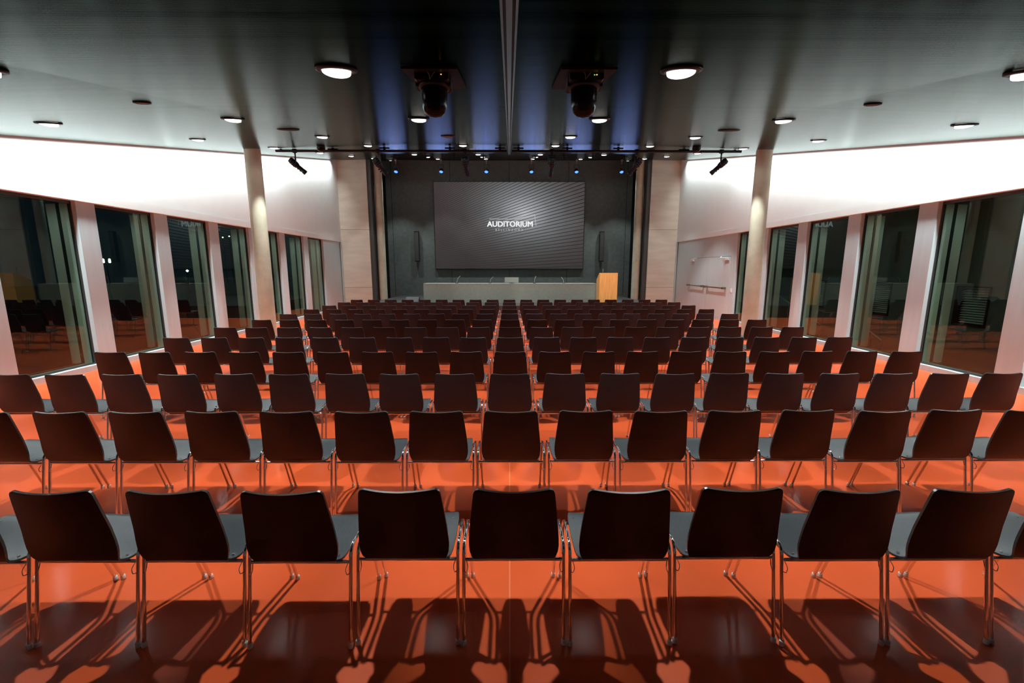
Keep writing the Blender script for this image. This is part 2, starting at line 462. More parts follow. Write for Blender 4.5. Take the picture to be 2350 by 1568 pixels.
wn = 0
CAV = bpy.data.lights.new('added_reveal_light', 'SPOT'); CAV.energy = 9; CAV.spot_size = R(110); CAV.spot_blend = 0.6; CAV.shadow_soft_size = 0.03; CAV.color = (0.95, 1.0, 0.97)  # added light, unseen in the window head, brightens the outer reveals
def window(s, y0, y1):
    """frame in the opening, inner pane, outer pane, green-tinted glass"""
    global wn
    wn += 1
    f = MB()
    X = 7.45; t = 0.022
    for (a, b) in ((X, X + 0.045), (X + 0.20, X + 0.245)):
        f.box(s * a, s * b, y0, y0 + t, SILL, HEAD); f.box(s * a, s * b, y1 - t, y1, SILL, HEAD)
        f.box(s * a, s * b, y0, y1, SILL, SILL + t); f.box(s * a, s * b, y0, y1, HEAD - 0.05, HEAD)
    o = f.build('window_%d' % wn, M['frame']); tag(o, kind='structure')
    j = MB()
    j.box(s * (X + 0.05), s * (X + 0.195), y1 - 0.012, y1 - 0.002, SILL, HEAD - 0.05)
    j.box(s * (X + 0.25), s * (X + 0.42), y1 - 0.012, y1 + 0.02, SILL, HEAD - 0.05)
    j.box(s * (X + 0.05), s * (X + 0.195), y0 + 0.002, y0 + 0.012, SILL, HEAD - 0.05)
    j.build('reveal', M['jamb'], o)
    MB().box(s * (X + 0.02), s * (X + 0.026), y0 + 0.005, y1 - 0.005, SILL + 0.005, HEAD - 0.01).build('pane', M['glass'], o)
    lo = bpy.data.objects.new('added_reveal_light', CAV); C.objects.link(lo); lo.parent = o
    p = Vector((s * (X + 0.13), y0 + 0.12, HEAD - 0.09)); lo.matrix_local = rot_to(p - Vector((s * (X + 0.15), y1, 1.3)), p)
for s in (-1, 1):
    for i, m in enumerate(mull):
        a, b = m + 0.35, m + PITCH
        if s < 0 or b < 14.6:
            window(s, a, b)

# rear wall behind the camera
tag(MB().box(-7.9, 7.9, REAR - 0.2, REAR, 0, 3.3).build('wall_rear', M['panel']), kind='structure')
# concrete end walls with the stage opening between
for s, nm in ((-1, 'wall_stage_left'), (1, 'wall_stage_right')):
    zt = cz(END)
    q = MB().box(s * 6.09, s * 7.9, END, END + 0.5, 0, zt + 0.55)
    tag(q.build(nm, M['concrete']), kind='structure')
    tag(MB().box(s * 5.93, s * 6.088, END + 0.06, END + 0.5, 0, cz(END)).build('trim_5' if s < 0 else 'trim_6', M['strip']), kind='structure')
    tag(MB().box(s * 6.05, s * 6.2, END + 0.5, BACK, 0, cz(END)).build('wall_recess_left' if s < 0 else 'wall_recess_right', M['stage_black']), kind='structure')
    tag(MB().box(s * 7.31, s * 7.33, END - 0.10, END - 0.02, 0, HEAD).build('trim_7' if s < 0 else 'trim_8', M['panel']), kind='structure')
bw = MB().box(-6.3, 6.3, BACK, BACK + 0.2, 0, cz(BACK))
o = bw.build('wall_back', M['stage_wall']); tag(o, kind='structure')
jn = MB()
for x in (-5.78, -2.9, 0.0, 2.9, 5.78):
    jn.box(x - 0.008, x + 0.008, BACK - 0.004, BACK + 0.001, 0.44, cz(BACK) - 0.1)
jn.build('panel_joint', M['stage_black'], o)
pd = MB().box(-5.5, 5.5, 15.9, BACK, 0, 0.44)
tag(pd.build('trim_9', M['podium']), kind='structure')

# central ceiling track: two pale profiles with dark slots
tr = MB()
def slopebox(mb, x0, x1, y0, y1, d0, d1):
    p = [(y0, cz(y0) - d1), (y1, cz(y1) - d1), (y1, cz(y1) - d0), (y0, cz(y0) - d0)]
    mb.prism(p, 'x', x0, x1)
tr.m = 0
for x in (-0.034, 0.024):
    slopebox(tr, x, x + 0.010, 0.2, 15.9, -0.0, 0.030)
slopebox(tr, -0.012, 0.012, 0.2, 15.9, 0.0, 0.020)
tr.m = 1
slopebox(tr, -0.024, 0.024, 0.2, 15.9, 0.0, 0.006)
o = tr.build('trim_10', [mat('pale_track', (0.30, 0.33, 0.38), 0.24, metal=1.0), M['black']]); tag(o, kind='structure')

# ------------------------------------------------------------------ columns
def column(x, y, r, label, group):
    prof = [(r, 0), (r, cz(y) + 0.03 - abs(0))]
    o = MB().lathe([(r, 0), (r, cz(y, x) - 0.05), (r, cz(y, x) + 0.0)], 40).build('concrete_column', M['column'], loc=(x, y, 0))
    tag(o, label, 'column', group)
column(-6.08, 10.95, 0.178, 'tall round concrete column beside the windows on the left', 'round columns in the hall')
column(6.08, 10.95, 0.178, 'tall round concrete column beside the windows on the right', 'round columns in the hall')
column(-5.72, 19.95, 0.172, 'round concrete column at the left edge of the dark stage', 'round columns by the stage')
column(5.72, 19.95, 0.172, 'round concrete column at the right edge of the dark stage', 'round columns by the stage')

# ------------------------------------------------------------------ double door in the right wall
DX = 7.375
def door_leaf(n, y0, y1, hinge_near):
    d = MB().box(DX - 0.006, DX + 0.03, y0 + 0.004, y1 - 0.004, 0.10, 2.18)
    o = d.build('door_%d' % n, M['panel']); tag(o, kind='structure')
    b = MB()
    ya, yb = y0 + 0.22, y1 - 0.12
    b.tube([(DX - 0.10, ya, 1.12), (DX - 0.10, yb, 1.12)], 0.024, 10)
    b.box(DX - 0.12, DX - 0.006, ya - 0.05, ya + 0.04, 1.085, 1.155)
    b.box(DX - 0.12, DX - 0.006, yb - 0.04, yb + 0.05, 1.085, 1.155)
    b.build('push_bar', M['brass'], o)
    c = MB()
    yc = y0 + 0.25 if hinge_near else y1 - 0.30
    c.box(DX - 0.07, DX - 0.004, yc - 0.15, yc + 0.15, 2.06, 2.12)
    c.tube([(DX - 0.05, yc, 2.13), (DX - 0.16, yc + (0.18 if hinge_near else -0.18), 2.15), (DX - 0.02, yc + (0.36 if hinge_near else -0.36), 2.19)], 0.012, 6)
    c.build('door_closer', M['closer'], o)
door_leaf(1, 14.72, 16.40, True)
door_leaf(2, 16.40, 18.05, False)
jl = MB().box(DX - 0.003, DX + 0.0, 14.70, 18.07, 2.182, 2.192)
tag(jl.build('trim_11', M['strip']), kind='structure')
sw = empty('light_switch', (DX, 14.52, 1.06)); tag(sw, 'small white switch on the grey wall beside the double door', 'switch')
MB().box(-0.018, 0.0, -0.045, 0.045, -0.07, 0.07).build('plate', M['white_plastic'], sw)
MB().box(-0.026, -0.018, -0.02, 0.02, -0.035, 0.035).build('rocker', M['white_plastic'], sw)

# ------------------------------------------------------------------ outside, seen through the glass
tag(MB().box(-60, -7.9, -20, 90, -0.6, -0.4).build('ground_left', M['ground']), kind='structure')
tag(MB().box(7.9, 40, -20, 60, -0.6, -0.4).build('ground_right', M['ground']), kind='structure')
ow = MB()
XO = 10.0
lou = [(9.02, 9.72), (11.40, 12.10), (13.8, 14.5)]
ys = [-4.0] + [v for p in lou for v in p] + [24.0]
for i in range(0, len(ys), 2):
    ow.box(XO, XO + 0.4, ys[i], ys[i + 1], -0.4, 5.2)
for a, b in lou:
    ow.box(XO, XO + 0.4, a, b, -0.4, 0.54); ow.box(XO, XO + 0.4, a, b, 1.41, 5.2)
tag(ow.build('wall_outside', M['outer_wall']), kind='structure')
names = ['louvred vent nearest the camera in the dark wall outside the right windows',
         'middle louvred vent in the dark wall outside the right windows',
         'farthest louvred vent in the dark wall outside the right windows']
for (a, b), lb in zip(lou, names):
    e = empty('louvred_vent', (XO, (a + b) / 2, 0.54)); tag(e, lb, 'vent', 'vents in the wall outside')
    hw = (b - a) / 2
    f = MB()
    f.box(-0.03, 0.20, -hw, -hw + 0.03, 0, 0.87); f.box(-0.03, 0.20, hw - 0.03, hw, 0, 0.87)
    f.box(-0.03, 0.20, -hw, hw, 0, 0.03); f.box(-0.03, 0.20, -hw, hw, 0.84, 0.87)
    f.build('frame', M['black'], e)
    MB().box(0.30, 0.32, -hw, hw, 0, 0.87).build('backing', M['black'], e)
    for k in range(15):
        z = 0.06 + k * 0.053
        p = MB(); p.prism([(0.10, z), (0.105, z + 0.004), (0.165, z + 0.034), (0.16, z + 0.03)], 'y', -hw + 0.03, hw - 0.03)
        p.build('slat', M['slat'], e)
# outdoor stair handrail on the right
for nm, lab, P in (('handrail', 'thin steel handrail sloping down outside beyond the right column', ((8.6, 14.1, 1.0), (8.6, 11.9, 0.25))),
                   ('handrail', 'short steel handrail low outside the second full right window', ((8.45, 10.6, 0.55), (8.45, 9.7, 0.18)))):
    a, b = Vector(P[0]), Vector(P[1])
    e = empty(nm, (a.x, a.y, -0.4)); tag(e, lab, 'handrail', 'steel handrails outside')
    MB().tube([a - e.location, b - e.location], 0.016, 8).build('rail', M['rail'], e)
    for t in (0.0, 0.33, 0.66, 1.0):
        q = a.lerp(b, t) - e.location
        MB().tube([(q.x, q.y, 0.0), q], 0.009, 6).build('post', M['rail'], e)
# far lamps at night on the left, beyond the glass
far = [(-28.4, 31.4, 2.55, 'pair'), (-40.6, 62, 6.1, 'one'), (-39.6, 62, 6.3, 'one'), (-38.7, 62, 6.45, 'one'), (-24.7, 34, 1.9, 'one')]
for i, (x, y, z, k) in enumerate(far):
    e = empty('street_lamp', (x, y, -0.4)); tag(e, ['pair of bright street lamp heads on one pole outside the second left window',
        'distant street lamp outside the fourth left window, leftmost of three', 'distant street lamp outside the fourth left window, middle of three',
        'distant street lamp outside the fourth left window, rightmost of three', 'single low street lamp glowing outside the third left window'][i], 'street lamp', 'distant lamps outside')
    MB().tube([(0, 0, 0), (0, 0, z)], 0.05, 8).build('pole', M['black'], e)
    for dx in ((-0.22, 0.22) if k == 'pair' else (0,)):
        MB().lathe([(0.0, z), (0.07, z + 0.05), (0.06, z + 0.28), (0.0, z + 0.32)] if k == 'pair' else [(0.0, z), (0.10, z + 0.10), (0.0, z + 0.2)], 10, Matrix.Translation((dx, 0, 0))).build('lamp_head', M['far_lamp'], e)

# ------------------------------------------------------------------ ceiling lamps
ring_m = MB()
ring_m.lathe([(0.092, -0.002), (0.094, -0.016), (0.120, -0.012), (0.124, 0.0), (0.092, 0.0)], 36, closed=True)
def downlight(x, y, label, power, lit=True):
    e = empty('ceiling_downlight', (x, y, cz(y, x))); tag(e, label, 'ceiling light', 'round downlights in the dark ceiling')
    rg = bpy.data.objects.new('trim_ring', RING); C.objects.link(rg); rg.parent = e; rg.rotation_euler = (TILT, 0, 0)
    df = bpy.data.objects.new('diffuser', DIFF if lit else DIFF_OFF); C.objects.link(df); df.parent = e; df.location = (0, 0, -0.020)
    if lit:
        for pw, ang, bl_ in ((power, 76, 0.4), (power * 0.03, 165, 0.5)):
            lo = bpy.data.objects.new('lamp_light', SPOT(pw, ang, bl_)); C.objects.link(lo); lo.parent = e; lo.location = (0, 0, -0.040)
RING = ring_m.mesh('trim_ring', M['darkrim'])
DIFF = MB().lathe([(0.0, -0.012), (0.05, -0.010), (0.083, -0.002), (0.085, 0.012), (0.085, 0.03), (0.0, 0.03)], 32).mesh('diffuser', M['lamp'])
DIFF_OFF = MB().lathe([(0.0, 0.005), (0.085, 0.006), (0.085, 0.02), (0.0, 0.02)], 32).mesh('diffuser', M['off_lamp'])
_sp = {}
def SPOT(p, ang, bl_):
    if (p, ang) not in _sp:
        l = bpy.data.lights.new('downlight', 'SPOT'); l.energy = p; l.spot_size = R(ang); l.spot_blend = bl_
        l.shadow_soft_size = 0.04 if ang < 100 else 0.16; l.color = (0.95, 1.0, 0.99)
        _sp[(p, ang)] = l
    return _sp[(p, ang)]
ordn = ['nearest', 'second', 'third', 'fourth', 'fifth', 'sixth', 'seventh', 'eighth']
colname = {-5.33: 'outer left', -3.2: 'middle left', -1.05: 'inner left', 1.05: 'inner right', 3.2: 'middle right', 5.33: 'outer right'}
for k in range(8):
    y = 2.89 + 2.53 * k
    for x in (-5.33, -3.2, -1.05, 1.05, 3.2, 5.33):
        lit = not (k == 2 and x == -1.05)
        st = 'lit' if lit else 'dark unlit'
        pw = 310.0 * (cz(y) / 3.6) ** 1.4
        if k == 6: pw *= 0.35
        if k == 7: pw *= 0.75
        downlight(x, y, '%s round downlight, %s of the %s lengthwise line in the ceiling' % (st, ordn[k], colname[x]), round(pw, 1), lit)

for s, side in ((-1, 'left'), (1, 'right')):
    e = empty('ceiling_speaker', (s * 3.2, 6.75, cz(6.75, 3.2))); e.rotation_euler = (TILT, 0, 0)
    tag(e, 'wide flat dark round speaker flush in the ceiling on the %s' % side, 'ceiling speaker', 'flush speakers in the ceiling')
    MB().lathe([(0.135, 0.0), (0.137, -0.008), (0.150, -0.006), (0.152, 0.0)], 36, closed=True).build('rim', M['darkrim'], e)
    MB().lathe([(0.0, -0.012), (0.134, -0.010), (0.134, 0.0), (0.0, 0.0)], 32).build('grille', M['mesh'], e)
    e = empty('ceiling_sensor', (s * 3.27, 4.2, cz(4.2, 3.27))); e.rotation_euler = (TILT, 0, 0)
    tag(e, 'small flat round sensor on the %s side of the ceiling' % side, 'sensor', 'flat ceiling sensors')
    MB().lathe([(0.046, 0.0), (0.05, -0.012), (0.066, -0.008), (0.068, 0.0)], 28, closed=True).build('rim', M['darkrim'], e)
    MB().lathe([(0.0, -0.010), (0.046, -0.008), (0.046, 0.0), (0.0, 0.0)], 28).build('cover', M['cable'], e)
    e = empty('smoke_detector', (s * 4.27, 10.5, cz(10.5, 4.27)))
    tag(e, 'black domed detector hanging from the ceiling above the %s end of the long bar' % side, 'detector', 'black ceiling detectors')
    MB().lathe([(0.0, 0.02), (0.085, 0.02), (0.095, -0.04), (0.0, -0.04)], 24).build('base', M['black'], e)
    MB().lathe([(0.092, -0.04), (0.088, -0.075), (0.06, -0.105), (0.03, -0.118), (0.0, -0.12)], 24).build('dome', M['black_gloss'], e)

# ------------------------------------------------------------------ hanging devices above the front rows
def dome_unit(s, side):
    y0 = 3.12; x0 = s * 0.475
    e = empty('dome_projector', (x0, y0, cz(y0)))
    tag(e, 'black hanging device with rounded jar under a brown board, %s of centre track' % side, 'hanging device', 'black jar shaped devices under the ceiling')
    b = MB(); T = Matrix.Rotation(TILT, 4, 'X')
    b.box(-0.165, 0.165, -0.33, 0.33, -0.018, -0.004, T)
    b.build('mounting_board', M['mounting_wood'], e)
    h = MB(); Y = -0.13
    h.box(-0.088, 0.088, Y - 0.085, Y + 0.10, -0.035, 0.0)
    h.prism([(-0.104, -0.098), (-0.094, -0.106), (0.094, -0.106), (0.104, -0.098), (0.104, -0.045), (0.09, -0.034), (-0.09, -0.034), (-0.104, -0.045)], 'y', Y - 0.10, Y + 0.11)
    h.lathe([(0.094, -0.100), (0.099, -0.112), (0.094, -0.122), (0.084, -0.126)], 28, Matrix.Translation((0, Y, 0)))
    for q in (-1, 1):
        h.box(q * 0.096, q * 0.109, Y - 0.04, Y + 0.05, -0.118, -0.05)
    h.build('housing', M['black'], e)
    g = MB().lathe([(0.083, -0.120), (0.083, -0.15), (0.081, -0.20), (0.076, -0.235), (0.064, -0.262), (0.045, -0.278), (0.02, -0.286), (0.0, -0.288)], 32, Matrix.Translation((0, Y, 0)))
    g.build('glass_jar', M['black_gloss'], e)
    c = MB()
    c.tube(rounded([(-0.035, Y - 0.10, -0.04), (-0.042, Y - 0.118, -0.055), (-0.012, Y - 0.118, -0.075), (-0.008, Y - 0.10, -0.105)], 0.02), 0.0024, 6)
    c.tube(rounded([(0.045, Y - 0.10, -0.048), (0.02, Y - 0.115, -0.07), (-0.004, Y - 0.104, -0.10)], 0.02), 0.002, 6)
    c.build('cable', M['cable'], e)
    MB().lathe([(0.0, -0.0035), (0.0045, 0.0), (0.0, 0.0035)], 10, Matrix.Translation((0.060, Y - 0.103, -0.078))).build('indicator_light', M['amber'], e)
    if s > 0:
        MB().lathe([(0.0, -0.003), (0.004, 0.0), (0.0, 0.003)], 10, Matrix.Translation((0.046, Y - 0.103, -0.079))).build('indicator_light', M['green'], e)
dome_unit(-1, 'left'); dome_unit(1, 'right')

# ------------------------------------------------------------------ lighting bars
def bar(x0, x1, y, z, r, stems, label, cable=False):
    e = empty('lighting_bar', ((x0 + x1) / 2, y, z)); tag(e, label, 'lighting bar', 'black lighting bars under the ceiling')
    cx = (x0 + x1) / 2
    MB().tube([(x0 - cx, 0, 0), (x1 - cx, 0, 0)], r, 12).build('bar', M['black'], e)
    for sx in stems:
        top = cz(y, sx) - z - 0.022
        b = MB()
        b.box(sx - cx - 0.025, sx - cx + 0.025, -0.025, 0.025, r * 0.8, top + 0.01)
        b.box(sx - cx - 0.12, sx - cx + 0.12, -0.03, 0.03, top - 0.035, top - 0.012)
        b.build('bracket', M['black'], e)
ZB = CAM_H + 2.755
bar(-5.55, -0.06, 11.0, ZB, 0.030, (-5.42, -4.19, -2.97, -1.41, -0.22), 'long thick black bar under the ceiling, half left of the centre track')
bar(0.06, 5.55, 11.0, ZB, 0.030, (0.22, 1.38, 2.6, 4.17, 5.39), 'long thick black bar under the ceiling, half right of the centre track')
ZB2 = CAM_H + 3.71
bar(-4.26, 4.26, 16.0, ZB2, 0.018, (-4.0, -2.9, -1.9, -0.9, 0.9, 1.9, 2.9, 4.0), 'thin black bar carrying the blue lights in front of the stage')

def profile_spot(x, d, label):
    """theatre spotlight clamped under the thick bar; d = direction it points"""
    e = empty('stage_spotlight', (x, 11.0, ZB)); tag(e, label, 'spotlight', 'black stage spotlights on the thick bar')
    k = MB(); k.lathe([(0.045, -0.05), (0.05, -0.02), (0.05, 0.02), (0.045, 0.04)], 12, Matrix.Rotation(PI / 2, 4, 'Y'))
    k.tube([(0, 0, -0.03), (0, 0, -0.10)], 0.02, 8)
    k.build('clamp', M['black'], e)
    d = Vector(d).normalized()
    sx = 1 if d.x > 0 else -1
    piv = Vector((0, 0.0, -0.31))
    yk = MB()
    side = d.cross(Vector((0, 0, 1))).normalized()
    for q in (-1, 1):
        yk.tube(rounded([Vector((0, 0, -0.095)), Vector((0, 0, -0.095)) + side * q * 0.09, piv + side * q * 0.085], 0.03), 0.013, 6)
    yk.build('yoke', M['black'], e)
    T = rot_to(d, piv)
    b = MB()
    b.lathe([(0.0, -0.17), (0.055, -0.17), (0.07, -0.14), (0.075, -0.03), (0.07, 0.03), (0.052, 0.06), (0.050, 0.20), (0.056, 0.205), (0.056, 0.27), (0.048, 0.275), (0.0, 0.27)], 20, T)
    for q in (-0.11, -0.06, -0.01):
        b.lathe([(0.074, q - 0.006), (0.085, q - 0.006), (0.085, q + 0.006), (0.074, q + 0.006)], 20, T, closed=True)
    for q in (0.085, 0.15):
        b.box(-0.012, 0.012, 0.05, 0.085, q - 0.012, q + 0.012, T)
    b.build('body', M['black'], e)
    MB().lathe([(0.0, 0.277), (0.044, 0.276), (0.044, 0.272), (0.0, 0.272)], 16, T).build('lens', M['black_gloss'], e)
profile_spot(-5.10, (0.62, 0.35, -0.60), 'black stage spotlight hanging before the white left wall, tilted down to the right')
profile_spot(-3.12, (0.45, 0.55, -0.65), 'black stage spotlight under the bar at the left edge of the stage opening')
profile_spot(-1.05, (0.12, 0.5, -0.75), 'black stage spotlight under the bar just left of the centre track')
profile_spot(1.02, (-0.05, 0.5, -0.80), 'black stage spotlight under the bar just right of the centre track')
profile_spot(3.05, (-0.42, 0.5, -0.65), 'black stage spotlight under the bar at the right edge of the stage opening')
profile_spot(5.08, (-0.62, 0.35, -0.60), 'black stage spotlight hanging before the white right wall, tilted down to the left')

bl = bpy.data.lights.new('blue_spot', 'SPOT'); bl.energy = 85; bl.color = (0.10, 0.20, 1.0); bl.spot_size = R(46); bl.spot_blend = 0.5; bl.shadow_soft_size = 0.04
bw_ = bpy.data.lights.new('added_blue_fill', 'SPOT'); bw_.energy = 16; bw_.color = (0.30, 0.42, 1.0); bw_.spot_size = R(150); bw_.spot_blend = 0.6; bw_.shadow_soft_size = 0.45  # added wide light, stands in for the screen's blue reflection on the ceiling
bn = ['leftmost', 'second from the left', 'third from the left', 'third from the right', 'second from the right', 'rightmost']
for i in range(6):
    x = -3.95 + i * 1.575
    e = empty('blue_spotlight', (x, 16.0, ZB2)); tag(e, 'small glowing blue spotlight, %s of six under the thin bar' % bn[i], 'spotlight', 'blue spotlights under the thin bar')
    k = MB(); k.tube([(0, 0, 0), (0, 0, -0.14)], 0.012, 6); k.box(-0.03, 0.03, -0.03, 0.03, -0.025, 0.025); k.build('hook', M['cable'], e)
    y_ = MB()
    for q in (-1, 1):
        y_.tube(rounded([(0, 0, -0.14), (q * 0.085, 0, -0.16), (q * 0.085, 0, -0.36)], 0.03), 0.008, 6)
    y_.build('yoke', M['black'], e)
    d = Vector((0, -0.62, -0.78)); T = rot_to(d, (0, 0, -0.36))
    b = MB(); b.lathe([(0.0, -0.10), (0.05, -0.09), (0.075, -0.04), (0.078, 0.06), (0.07, 0.065), (0.068, 0.035)], 20, T); b.build('body', M['black'], e)
    MB().lathe([(0.0, 0.050), (0.035, 0.048), (0.062, 0.036), (0.0, 0.030)], 18, T).build('lens', M['blue_lens'], e)
    lo = bpy.data.objects.new('blue_beam', bl); C.objects.link(lo); lo.parent = e
    m = rot_to(-d, Vector((0, 0, -0.36)) + d.normalized() * 0.08); lo.matrix_local = m
    lo = bpy.data.objects.new('added_blue_fill', bw_); C.objects.link(lo); lo.parent = e
    d2 = Vector((0, -1, 0.12)); lo.matrix_local = rot_to(-d2, Vector((0, -0.10, -0.40)))

# ------------------------------------------------------------------ screen
scr = empty('projection_screen', (0.0, BACK - 0.12, CAM_H + 0.0))
tag(scr, 'large lit screen with slanting slats and a white word, hung on the stage back wall', 'screen')
scr.location = (0.0, BACK - 0.135, CAM_H + 2.06)
MB().box(-SCR_W / 2 - 0.02, SCR_W / 2 + 0.02, 0.004, 0.12, -SCR_H / 2 - 0.02, SCR_H / 2 + 0.02).build('casing', M['black'], scr)
MB().box(-SCR_W / 2, SCR_W / 2, -0.006, 0.004, -SCR_H / 2, SCR_H / 2).build('display', M['screen'], scr)
def text(body, size, x, z, m, off=0.0, bold=0.0, sp=1.0, name='lettering', width=None):
    cu = bpy.data.curves.new('t', 'FONT'); cu.body = body; cu.size = size; cu.align_x = 'CENTER'; cu.align_y = 'CENTER'
    cu.offset = off; cu.space_character = sp; cu.extrude = 0.002; cu.resolution_u = 3
    tmp = bpy.data.objects.new('t', cu); C.objects.link(tmp)
    dg = bpy.context.evaluated_depsgraph_get(); dg.update()
    me = bpy.data.meshes.new_from_object(tmp.evaluated_get(dg))
    bpy.data.objects.remove(tmp)
    xs = [v.co.x for v in me.vertices]; wd = max(xs) - min(xs); cx = (max(xs) + min(xs)) / 2
    ys_ = [v.co.y for v in me.vertices]; cy = (max(ys_) + min(ys_)) / 2; ht = max(ys_) - min(ys_)
    sx = width / wd if width else 1
    for v in me.vertices:
        v.co = Vector(((v.co.x - cx) * sx + x, -0.012 - v.co.z, (v.co.y - cy) + z))
    if bold:
        vs = [v.co.copy() for v in me.vertices]; fs = [tuple(p.vertices) for p in me.polygons]
        allv = []; allf = []
        for q, dx in enumerate((-bold, 0.0, bold)):
            for dz in (-bold * 0.6, bold * 0.6):
                b0 = len(allv)
                allv += [tuple(c + Vector((dx, 0.0004 * (q + (dz > 0) * 3), dz))) for c in vs]
                allf += [tuple(b0 + i for i in f) for f in fs]
        me = bpy.data.meshes.new(name); me.from_pydata(allv, [], allf)
    me.materials.clear(); me.materials.append(m)
    me.name = name
    o = bpy.data.objects.new(name, me); C.objects.link(o); o.parent = scr
    return o
text('AUDITORIUM', 0.36, 0.03, 0.095, M['logo'], bold=0.011, width=2.24)
text('BELLINZONA', 0.15, 0.0, -0.185, M['logo_dim'], sp=1.9, width=1.36)
lg = MB()
def bar2(a, b, t):
    a = Vector(a); b = Vector(b); d = (b - a).normalized(); n = Vector((-d.y, d.x)) * t
    lg.prism([tuple(a + n), tuple(b + n), tuple(b - n), tuple(a - n)], 'y', -0.013, -0.009)
bar2((-0.98, 0.34), (0.32, 0.33), 0.011)
bar2((0.30, 0.33), (1.24, 0.545), 0.010)
bar2((1.24, 0.55), (1.32, 0.0), 0.010)
lg.build('logo_line', M['logo_dim'], scr)

# ------------------------------------------------------------------ wall speakers
for s, side in ((-1, 'left'), (1, 'right')):
    e = empty('column_speaker', (s * 4.58, BACK, CAM_H + 0.32)); tag(e, 'tall narrow black speaker on the stage wall %s of the screen' % side, 'speaker', 'narrow speakers beside the screen')
    MB().box(-0.11, 0.11, -0.26, -0.08, 0.0, 1.48).build('cabinet', M['black'], e)
    MB().box(-0.095, 0.095, -0.268, -0.258, 0.05, 1.43).build('grille', M['mesh'], e)
    k = MB(); k.box(-0.04, 0.04, -0.08, 0.0, 0.10, 0.18); k.box(-0.04, 0.04, -0.08, 0.0, 1.28, 1.36); k.build('wall_bracket', M['black'], e)

# ------------------------------------------------------------------ table, monitor, microphones, lectern
PZ = 0.44
TZ = 1.20
tb = empty('panel_table', (0.0, 17.2, PZ)); tag(tb, 'long grey-green panel table with a closed front on the stage', 'table')
TX0, TX1 = -3.37, 3.42
for a, b in ((TX0, -1.1), (-1.1, 1.15), (1.15, TX1)):
    MB().box(a + 0.002, b - 0.002, 0, 0.025, 0.0, TZ - PZ - 0.03).build('front_panel', M['table'], tb)
MB().box(TX0, TX1, -0.005, 0.80, TZ - PZ - 0.03, TZ - PZ).build('table_top', M['table'], tb)
for a in (TX0, TX1 - 0.03):
    MB().box(a, a + 0.03, 0.026, 0.78, 0.0, TZ - PZ - 0.031).build('side_panel', M['table'], tb)
mo = empty('desk_monitor', (0.09, 17.55, TZ)); tag(mo, 'grey back of a small monitor standing in the middle of the table', 'monitor')
MB().box(-0.275, 0.275, 0.0, 0.03, 0.03, 0.235).build('display_back', M['monitor'], mo)
MB().box(-0.10, 0.10, -0.02, 0.14, 0.0, 0.012).build('foot', M['black'], mo)
MB().box(-0.03, 0.03, 0.01, 0.05, 0.01, 0.10).build('neck', M['black'], mo)
mics = [(-2.10, 0.14, 0.26, 'leftmost curved'), (-0.77, 0.13, 0.23, 'second curved'), (1.0, 0.07, 0.25, 'third curved'), (2.17, -0.10, 0.22, 'rightmost curved')]
for x, dx, h, wd in mics:
    e = empty('gooseneck_microphone', (x, 17.6, TZ)); tag(e, '%s silver gooseneck microphone rising from the long table' % wd, 'microphone', 'gooseneck microphones on the table')
    MB().lathe([(0.0, 0.0), (0.06, 0.0), (0.055, 0.02), (0.0, 0.025)], 16).build('base', M['black'], e)
    MB().tube(rounded([(0, 0, 0.02), (dx * 0.15, 0, h * 0.7), (dx, 0.02, h * 1.12)], 0.12), 0.009, 8).build('gooseneck', M['mic'], e)
    T = rot_to((dx, 0.02, h * 0.35), (dx, 0.02, h * 1.12))
    MB().lathe([(0.0, -0.01), (0.014, 0.0), (0.016, 0.045), (0.0, 0.05)], 12, T).build('capsule', M['black'], e)

LX0, LX1, LY, LH = 3.36, 4.03, 16.35, 1.62 - PZ
le = empty('lectern', ((LX0 + LX1) / 2, LY, PZ)); tag(le, 'light oak lectern with a sloping top at the right end of the table', 'lectern')
hw = (LX1 - LX0) / 2
MB().box(-hw, hw, 0, 0.025, 0, LH).build('front_panel', M['wood'], le)
for a in (-hw, hw - 0.025):
    q = MB(); q.prism([(0.026, 0), (0.60, 0), (0.60, LH - 0.26), (0.10, LH), (0.026, LH)], 'x', a, a + 0.025); q.build('side_panel', M['wood'], le)
q = MB(); q.prism([(0.10, LH - 0.002), (0.60, LH - 0.262), (0.60, LH - 0.29), (0.10, LH - 0.03)], 'x', -hw + 0.026, hw - 0.026); q.build('reading_top', M['wood'], le)
mm = empty('lectern_microphone', (3.53, LY + 0.30, PZ + LH - 0.068)); tag(mm, 'short dark microphone standing on the oak lectern', 'microphone')
MB().tube(rounded([(0, 0, -0.0), (0.0, 0, 0.12), (0.01, 0.03, 0.24)], 0.05), 0.007, 8).build('gooseneck', M['mic'], mm)
MB().lathe([(0.0, 0.0), (0.014, 0.0), (0.016, 0.04), (0.0, 0.045)], 12, Matrix.Translation((0.01, 0.03, 0.235))).build('capsule', M['black'], mm)
MB().lathe([(0.0, -0.02), (0.03, -0.02), (0.028, 0.02), (0.0, 0.022)], 14).build('base', M['black'], mm)

# floor monitor on the podium, left of the table
e = empty('stage_monitor', (-3.72, 16.6, PZ)); tag(e, 'low black stage monitor on the floor left of the long table', 'stage monitor')
q = MB(); q.prism([(0, 0), (0.34, 0), (0.34, 0.26), (0.24, 0.26), (0.0, 0.08)], 'x', -0.26, 0.26); q.build('cabinet', M['black'], e)
q = MB(); q.prism([(-0.004, 0.085), (0.236, 0.265), (0.232, 0.270), (-0.008, 0.09)], 'x', -0.235, 0.235); q.build('grille', M['mesh'], e)

